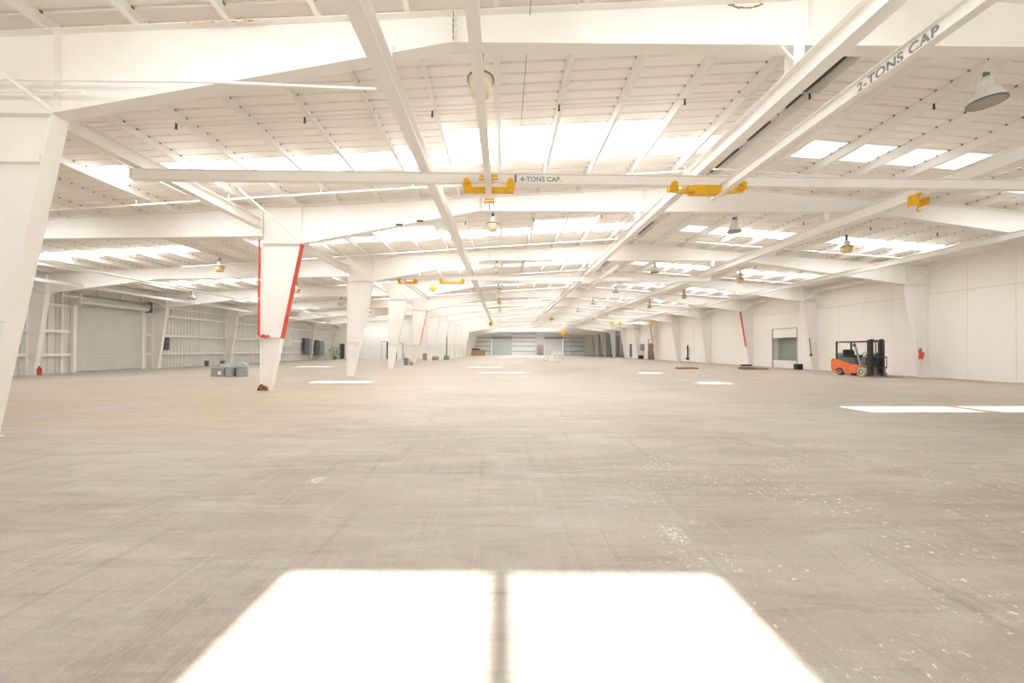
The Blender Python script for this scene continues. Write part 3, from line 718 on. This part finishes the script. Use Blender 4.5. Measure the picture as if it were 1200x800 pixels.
for i in range(17):
    a = 2 * math.pi * i / 16; u = Vector((.77, 0, .63)); v = Vector((0, 1, 0)); p = Vector((-.26, 0, 1.34)) + (u * math.cos(a) + v * math.sin(a)) * .17
    cpt.append(p)
P('steering_wheel', sw.tube(cpt, .016, 6), 'black')
gp = P('overhead_guard', MB().box(-1.72, .12, -.50, -.44, 2.03, 2.10).box(-1.72, .12, .44, .50, 2.03, 2.10).box(-1.72, -1.64, -.5, .5, 2.03, 2.10).box(.05, .12, -.5, .5, 2.03, 2.10), 'dark')
for i in range(7): P('guard_bar', MB().box(-1.45 + i * .22, -1.41 + i * .22, -.44, .44, 2.05, 2.09), 'dark', gp)
for s in (-1, 1):
    P('rear_post', MB().prism([(-1.72, .98), (-1.64, .98), (-1.64, 2.05), (-1.72, 2.05)], 'y', s * .47 - .03, s * .47 + .03), 'dark', gp)
    P('front_post', MB().prism([(-.12, .64), (-.02, .64), (-.46, 2.05), (-.56, 2.05)], 'y', s * .47 - .03, s * .47 + .03), 'grey', gp, label='slanted grey front post')
P('work_lamp', MB().box(-.48, -.38, -.56, -.48, 1.78, 1.92), 'dark', gp)
P('gas_tank', MB().lathe([(.10, -.42), (.16, -.36), (.16, .30), (.10, .36)], (-1.68, 0, 1.24), 16, 'y'), 'grey', smooth=True)
P('tank_bracket', MB().box(-1.86, -1.5, -.18, .18, 1.02, 1.10), 'dark')
for s in (-1, 1):
    w = P('front_wheel', MB().lathe([(.14, -.1), (.27, -.1), (.275, -.06), (.275, .06), (.27, .1), (.14, .1)], (0, s * .45, .275), 24, 'y'), 'bumper', label='front wheel with cream worn tyre')
    P('hub', MB().lathe([(.04, -.07), (.15, -.108), (.15, .108), (.04, .07)], (0, s * .46, .275), 18, 'y'), 'dgrey', w)
    w = P('rear_wheel', MB().lathe([(.11, -.09), (.215, -.09), (.22, -.05), (.22, .05), (.215, .09), (.11, .09)], (-1.43, s * .42, .22), 24, 'y'), 'black')
    P('hub', MB().lathe([(.03, -.06), (.12, -.098), (.12, .098), (.03, .06)], (-1.43, s * .43, .22), 16, 'y'), 'bumper', w)
ms = P('mast', MB().box(.30, .36, -.40, .40, .12, .22).box(.30, .36, -.40, .40, 1.05, 1.13).box(.30, .36, -.40, .40, 2.05, 2.15), 'dark')
for s in (-1, 1):
    P('outer_rail', MB().box(.28, .44, s * .40 - .045, s * .40 + .045, .04, 2.15), 'dark', ms)
    P('inner_rail', MB().box(.32, .48, s * .29 - .04, s * .29 + .04, .08, 2.2), 'dark', ms)
    P('lift_cylinder', MB().tube([(.30, s * .22, .12), (.30, s * .22, 2.0)], .035, 10), 'dgrey', ms)
    P('tilt_cylinder', MB().tube([(.28, s * .42, .62), (-.05, s * .42, .60)], .035, 8), 'grey', ms)
P('chain', MB().box(.44, .46, -.12, -.07, .3, 2.1).box(.44, .46, .07, .12, .3, 2.1), 'dark', ms)
P('hose_reel', MB().lathe([(.05, -.03), (.16, -.03), (.16, .03), (.05, .03)], (.40, .06, 1.25), 16, 'x'), 'dark', ms)
ca = P('carriage', MB().box(.5, .55, -.46, .46, .12, .22).box(.5, .55, -.46, .46, .50, .58), 'dark')
for i in range(7): P('load_backrest_bar', MB().box(.52, .55, -.45 + i * .15 - .012, -.45 + i * .15 + .012, .55, 1.15), 'dark', ca)
P('load_backrest_top', MB().box(.51, .56, -.47, .47, 1.13, 1.19), 'dark', ca)
for s in (-1, 1):
    P('fork', MB().prism([(.55, .06), (.60, .06), (1.62, .03), (1.62, .045), (.62, .10), (.60, .56), (.55, .56)], 'y', s * .27 - .05, s * .27 + .05), 'slot', label='worn brown fork blade')

# ------------------------------------------------------------------ grey drums left of the red-edged column
def drum(x, y, z, r, h, label, lid=True):
    d = thing('metal_drum', label, 'drum', (x, y, z), 0, 'grey drums')
    prof = [(r * .97, 0), (r, .015), (r, h * .32), (r * 1.025, h * .34), (r, h * .36), (r, h * .66), (r * 1.025, h * .68), (r, h * .70), (r, h - .02)]
    obj('shell', MB().lathe([(a, z + b) for a, b in prof], (x, y, 0), 20), 'drum', d)
    obj('rim', MB().lathe([(r * .9, z + h - .02), (r * 1.04, z + h - .02), (r * 1.04, z + h + .015), (r * .9, z + h + .015)], (x, y, 0), 20), 'drum', d)
    if lid: obj('lid', MB().lathe([(r * .95, z + h), (r * .9, z + h + .01)], (x, y, 0), 20), 'grey', d)
    return d
dl = [(-15.84, 20.75, .20, 'grey drum at the left end of the cluster beside the tapered column'), (-15.38, 20.62, .225, 'grey drum with a white label at the front of the cluster'),
      (-14.93, 20.60, .225, 'grey drum beside the labelled one, middle of the cluster front'), (-14.42, 20.72, .235, 'grey drum at the right end of the cluster'),
      (-15.6, 21.12, .22, 'grey drum in the rear left of the cluster'), (-15.12, 21.1, .22, 'grey drum in the rear middle of the cluster'), (-14.62, 21.15, .22, 'grey drum in the rear right of the cluster')]
dr_ = [drum(x, y, 0, r, .46, lb) for x, y, r, lb in dl]
obj('paper_label', MB().box(-15.47, -15.28, 20.38, 20.392, .12, .30), 'white', dr_[1], label='white paper label')
def cap(x, y, z, r, tilt, label):
    mb = MB().lathe([(r, 0), (r * 1.04, .015), (r, .03), (r * .8, .07), (r * .45, .10), (r * .2, .11)], n=20)
    o = tag(obj('metal_cover', mb, 'drum', None, smooth=False), label, 'cover', 'metal covers on the drums'); o.location = (x, y, z); o.rotation_euler = (tilt, tilt * .4, .3)
    obj('knob', MB().lathe([(.04, .10), (.04, .13), (.03, .14)], n=10), 'grey', o, local=True)
cap(-15.45, 20.95, .58, .25, .42, 'domed grey cover lying on the left drums of the cluster')
cap(-15.0, 20.75, .58, .24, .5, 'domed grey cover on the middle drums with a pale top')
cap(-14.5, 20.9, .60, .29, .5, 'domed grey cover lying on the right end drums')
def bucket(x, y, label, h=.36):
    b = thing('bucket', label, 'bucket', (x, y, 0)); obj('shell', MB().lathe([(.13, 0), (.17, h), (.155, h), (.12, .02)], (x, y, 0), 16), 'dgrey', b)
    obj('rim', MB().lathe([(.165, h - .03), (.182, h - .03), (.182, h), (.165, h)], (x, y, 0), 16), 'grey', b)
bucket(-25.9, 32.9, 'dark bucket on the floor by the left wall behind the drums', .5)
bucket(-24.6, 33.0, 'dark bucket closest to the drums by the left wall', .5)

# ------------------------------------------------------------------ fire extinguishers
def extinguisher(x, y, z, r, h, label):
    e = thing('fire_extinguisher', label, 'extinguisher', (x, y, z))
    obj('cylinder', MB().lathe([(r * .9, z), (r, z + .02), (r, z + h * .72), (r * .6, z + h * .82), (r * .3, z + h * .85)], (x, y, 0), 16), 'red', e, smooth=False)
    obj('valve', MB().box(x - .025, x + .025, y - .025, y + .025, z + h * .84, z + h * .94), 'dgrey', e)
    obj('handle', MB().box(x - .10, x + .03, y - .015, y + .015, z + h * .93, z + h), 'dgrey', e)
    obj('hose', MB().tube([(x + .02, y - .02, z + h * .9), (x + r * 1.2, y - .05, z + h * .75), (x + r * 1.15, y - .06, z + h * .3)], .014, 6), 'black', e)
    return e
extinguisher(-26.1, 21.3, 0, .1, .5, 'red fire extinguisher standing on the floor at the left wall')
e = extinguisher(24.12, D(2) - .2, 1.05, .10, .62, 'red fire extinguisher mounted on the right wall column')
obj('tag', MB().box(24.05, 24.2, D(2) - .318, D(2) - .31, 1.45, 1.62), 'white', e, label='white label sheet')
obj('mounting_bracket', MB().box(24.08, 24.3, D(2) - .12, D(2) - .08, 1.1, 1.6), 'grey', e)

# ------------------------------------------------------------------ things along the left wall and at the cross wall
def cabinet(x, y0, y1, z0, z1, d_, m, label):
    c = thing('electric_cabinet', label, 'cabinet', (x, (y0 + y1) / 2, z0)); obj('body', MB().box(x, x + d_, y0, y1, z0, z1), m, c)
    obj('door', MB().box(x + d_, x + d_ + .02, y0 + .05, y1 - .05, z0 + .05, z1 - .05), m, c)
    obj('handle', MB().box(x + d_ + .02, x + d_ + .05, y1 - .2, y1 - .15, (z0 + z1) / 2 - .1, (z0 + z1) / 2 + .1), 'dark', c)
cabinet(-26.98, 50.3, 51.25, .95, 3.0, .4, 'dgrey', 'dark grey electric cabinet left of the far wall column')
cabinet(-26.98, 51.27, 51.75, .8, 2.9, .42, 'grey', 'lighter grey electric cabinet touching the far wall column')
cabinet(-26.98, 53.2, 54.2, .6, 2.8, .5, 'dgrey', 'dark grey electric cabinet right of the far wall column')
cabinet(-26.98, 54.3, 55.6, .6, 2.7, .45, 'grey', 'grey electric cabinet nearest the leafy plant')
cabinet(-26.98, 44.6, 45.0, 1.4, 2.8, .3, 'dgrey', 'narrow dark switch box left of the white meter panel')
cabinet(-26.98, 45.2, 47.8, 1.8, 4.6, .2, 'sheet', 'white meter panel hung on the left wall beside the cabinets')
cabinet(-27.07, 29.65, 30.0, 1.4, 2.4, .5, 'dgrey', 'small grey control box and chain by the roller door column')
for x0, z0, ln in ((-27.0, 3.0, 46), (-27.0, 3.0, 54)):
    single('conduit', MB().tube([(-26.9, ln, z0), (-26.9, ln, 5.2)], .05, 6), 'white', 'vertical conduit rising above the %s cabinets' % ('meter panel and' if ln == 46 else 'right hand'), 'pipe', (-26.9, ln, z0))
pl = thing('potted_plant', 'leafy green plant in a pot by the cross wall', 'plant', (-25.6, 57.0, 0))
obj('pot', MB().lathe([(.22, 0), (.3, .45), (.26, .45), (.2, .05)], (-25.6, 57.0, 0), 14), 'wood', pl)
mb = MB()
for i in range(70):
    a = random.uniform(0, 6.28); r = random.uniform(.05, .75); z = random.uniform(.5, 1.9) - r * .3; cx, cy = -25.6 + r * math.cos(a), 57 + r * math.sin(a) * .7; s = random.uniform(.1, .22)
    b = random.uniform(-.1, .1); mb.add([(cx, cy, z), (cx + s * math.cos(a + .6), cy + s * math.sin(a + .6), z + .08 + b), (cx + 1.7 * s * math.cos(a), cy + 1.7 * s * math.sin(a), z - .05), (cx + s * math.cos(a - .6), cy + s * math.sin(a - .6), z + .06 - b)], [(0, 1, 2, 3)])
lv = obj('foliage', mb, 'green', pl); lv['kind'] = 'stuff'
for i in range(5): obj('stem', MB().tube([(-25.6, 57, .4), (-25.6 + random.uniform(-.4, .4), 57 + random.uniform(-.3, .3), 1.4)], .02, 5), 'green', pl)
d5 = struct_empty('door_5', (-25.6, 59.6, 0))
obj('door_leaf', MB().box(-26.75, -26.08, 59.3, 59.36, 0, 2.35), 'white', d5); obj('door_frame', MB().box(-26.13, -26.05, 59.5, 59.62, 0, 2.45).box(-25.2, -25.12, 59.5, 59.62, 0, 2.45).box(-26.13, -25.12, 59.5, 59.62, 2.4, 2.48), 'sheet', d5)
d6 = struct_empty('door_6', (-18.8, 59.6, 0))
obj('door_frame', MB().box(-19.38, -19.3, 59.5, 59.62, 0, 2.78).box(-18.35, -18.27, 59.5, 59.62, 0, 2.78).box(-19.38, -18.27, 59.5, 59.62, 2.7, 2.78), 'grey', d6)
obj('door_leaf', MB().box(-19.3, -18.55, 59.45, 59.5, 0, 2.7), 'wall', d6)
d7 = struct_empty('door_7', (-16.8, 59.6, 0))
obj('door_frame', MB().box(-17.68, -17.6, 59.5, 59.62, 0, 2.58).box(-16.05, -15.97, 59.5, 59.62, 0, 2.58).box(-17.68, -15.97, 59.5, 59.62, 2.5, 2.58), 'grey', d7)
obj('door_leaf', MB().box(-17.6, -17.0, 59.42, 59.48, 0, 2.3), 'teal', d7); obj('door_leaf', MB().box(-16.9, -16.05, 59.5, 59.55, 0, 2.5), 'wall', d7)
bn = thing('waste_bin', 'grey bin with a thin handle at the foot of the red-striped slim column', 'bin', (-9.35, 36.0, 0))
obj('body', MB().lathe([(.2, 0), (.26, .7), (.23, .7), (.18, .03)], (-9.35, 36.0, 0), 14), 'grey', bn)
obj('mop_handle', MB().tube([(-9.35, 36.0, .1), (-9.6, 36.0, 1.2)], .025, 6), 'grey', bn)
single('bucket', MB().lathe([(.15, 0), (.2, .3), (.17, .3), (.12, .03)], (-8.85, 35.95, 0), 14), 'brown', 'small brown bucket right of the grey bin', 'bucket', (-8.85, 35.95, 0))
def box_item(name, x0, x1, y0, y1, z0, z1, m, label, cat, extra=None):
    t = thing(name, label, cat, ((x0 + x1) / 2, (y0 + y1) / 2, z0))
    obj('body', MB().prism([(x0, z0), (x1, z0), (x1 - .01, z1), (x0 + .01, z1)], 'y', y0, y1), m, t)
    obj('lid', MB().box(x0 - .01, x1 + .01, y0 - .01, y1 + .01, z1, z1 + .03), extra or m, t); return t
box_item('carton', -11.6 + .1 + 0, -11.0, 53.4, 54, 0, .95, 'brown', 'upright brown carton before the inner left wall', 'box')
def pallet(x0, x1, y0, y1, label, m='wood', z=.14, n=6, cat='pallet'):
    t = thing('pallet', label, cat, ((x0 + x1) / 2, (y0 + y1) / 2, 0))
    for i in range(n):
        a = x0 + (x1 - x0) * i / n; obj('slat', MB().box(a, a + (x1 - x0) / n * .7, y0, y1, z * .75, z), m, t)
    for y in (y0, (y0 + y1) / 2 - .04, y1 - .08): obj('bearer', MB().box(x0, x1, y, y + .08, 0, z * .75), m, t)
    return t
p_ = pallet(-10.8, -9.5, 56, 57, 'reddish pallet load before the inner left wall'); obj('load', MB().box(-10.7, -9.6, 56.1, 56.9, .14, .5), 'pink', p_)
box_item('grey_crate', -9.0, -8.2, 56.2, 56.8, 0, .55, 'grey', 'grey crate right of the reddish pallet load', 'box')
pallet(14.3, 15.85, 30.2, 30.9, 'low dark pallet on the floor farther from the dock door', 'wood', .12)
q_ = pallet(19.0, 20.95, 29.3, 30.1, 'low wooden pallet with dark strips nearer the dock door', 'wood', .13)
for i in range(4): obj('strip', MB().box(19.05 + i * .24, 19.2 + i * .24, 29.28, 30.05, .13, .17), 'dark', q_)
box_item('black_box', 23.45, 23.9, 29.6, 30.0, 0, .42, 'black', 'small black box at the foot of the wall by the dock door', 'box')
box_item('black_box', 23.3, 24.1, D(4) - .75, D(4) - .25, 0, .12, 'dark', 'flat black box at the foot of the red-striped wall column', 'box')
hs = thing('wall_hose', 'tall dark hose and pipe fixed on the right wall', 'hose', (24.5, 49.5, 0))
obj('pipe', MB().tube([(24.55, 49.6, .3), (24.55, 49.6, 2.2)], .09, 8), 'dark', hs); obj('valve', MB().box(24.4, 24.65, 49.4, 49.8, .25, .6), 'dark', hs)
hk = thing('hanging_tool', 'dark handle hanging on the wall column left of the forklift', 'tool', (24.0, D(3) - .2, 1.2))
obj('handle', MB().tube([(23.92, D(3) - .16, 2.5), (24.05, D(3) - .16, 1.2)], .03, 6), 'dark', hk); obj('head', MB().box(23.98, 24.12, D(3) - .2, D(3) - .12, 1.1, 1.25), 'dark', hk)
# brown door by the last red striped wall column
d8 = struct_empty('door_8', (24.6, 60, 0))
obj('door_leaf', MB().box(24.62, 24.68, 60.6, 63.2, 0, 2.6), 'slot', d8); obj('door_frame', MB().box(24.55, 24.7, 60.4, 60.6, 0, 3.4).box(24.55, 24.7, 63.2, 63.4, 0, 3.4).box(24.55, 24.7, 60.4, 63.4, 2.6, 2.75).box(24.55, 24.7, 60.4, 63.4, 3.3, 3.4), 'pink', d8)
box_item('black_box', 23.9, 24.6, 65.5, 66.2, 0, .6, 'dark', 'black box against the right wall beyond the brown door', 'box')
box_item('wall_cabinet', 24.3, 24.68, 65.2, 66.3, 1.5, 2.6, 'grey', 'grey cabinet on the right wall above the black box', 'cabinet')
box_item('wall_slot', 24.5, 24.69, 71.6, 72.4, .2, 2.7, 'dgrey', 'narrow dark panel at the end of the right wall', 'panel')
# white appliances on the open floor
for i, (x0, x1, h, lb) in enumerate(((6.75, 7.3, 1.25, 'white cabinet standing on the open floor, left one of a pair'), (7.35, 7.95, 1.25, 'white cabinet on the open floor, right one of a pair'))):
    a = box_item('white_cabinet', x0, x1, 51, 51.6, 0, h, 'wall', lb, 'cabinet', 'white')
    obj('vent', MB().box(x0 + .1, x1 - .1, 50.985, 51.0, h * .55, h * .6).box(x0 + .1, x1 - .1, 50.985, 51.0, h * .3, h * .33), 'grey', a)
single('tank', MB().lathe([(.10, 0), (.12, .05), (.12, .3), (.06, .4)], (7.75, 51.3, 1.28), 12), 'white', 'small white tank on top of the right white cabinet', 'tank', (7.75, 51.3, 1.28))
ring = MB()
ring.tube([(5.9 + .28 * math.cos(a * .3927), 52, .3 + .28 * math.sin(a * .3927)) for a in range(17)], .035, 6)
single('hose_coil', ring, 'grey', 'small grey ring standing on the floor left of the white cabinets', 'ring', (5.9, 52, 0))
# cartons and rack before the far wall
for i in range(4):
    for j in range(2):
        x0 = -8.85 + i * 1.0
        box_item('carton', x0 + .02, x0 + .96, 100, 100.9, j * .75, j * .75 + .72, 'brown', 'brown carton at the far wall, %s row, %s from the left' % (('lower', 'upper')[j], ('first', 'second', 'third', 'fourth')[i]), 'box')['group'] = 'cartons at the far wall'
single('black_bundle', MB().box(-8.6, -6.2, 100.1, 100.8, 1.50, 1.80).box(-8.3, -6.8, 100.2, 100.7, 1.80, 1.9), 'dark', 'black bundle lying on the far brown cartons', 'bundle', (-7.4, 100.5, 1.50))
rk = thing('shelf_rack', 'faded pinkish shelf rack before the far wall', 'rack', (10.9, 110.6, 0))
for x in (10.1, 11.7):
    for y in (110.2, 111): obj('post', MB().box(x - .05, x + .05, y - .05, y + .05, 0, 2.9), 'pink', rk)
for z in (.4, 1.2, 2.0, 2.8): obj('shelf', MB().box(10.1, 11.7, 110.2, 111, z, z + .25), 'pink', rk)
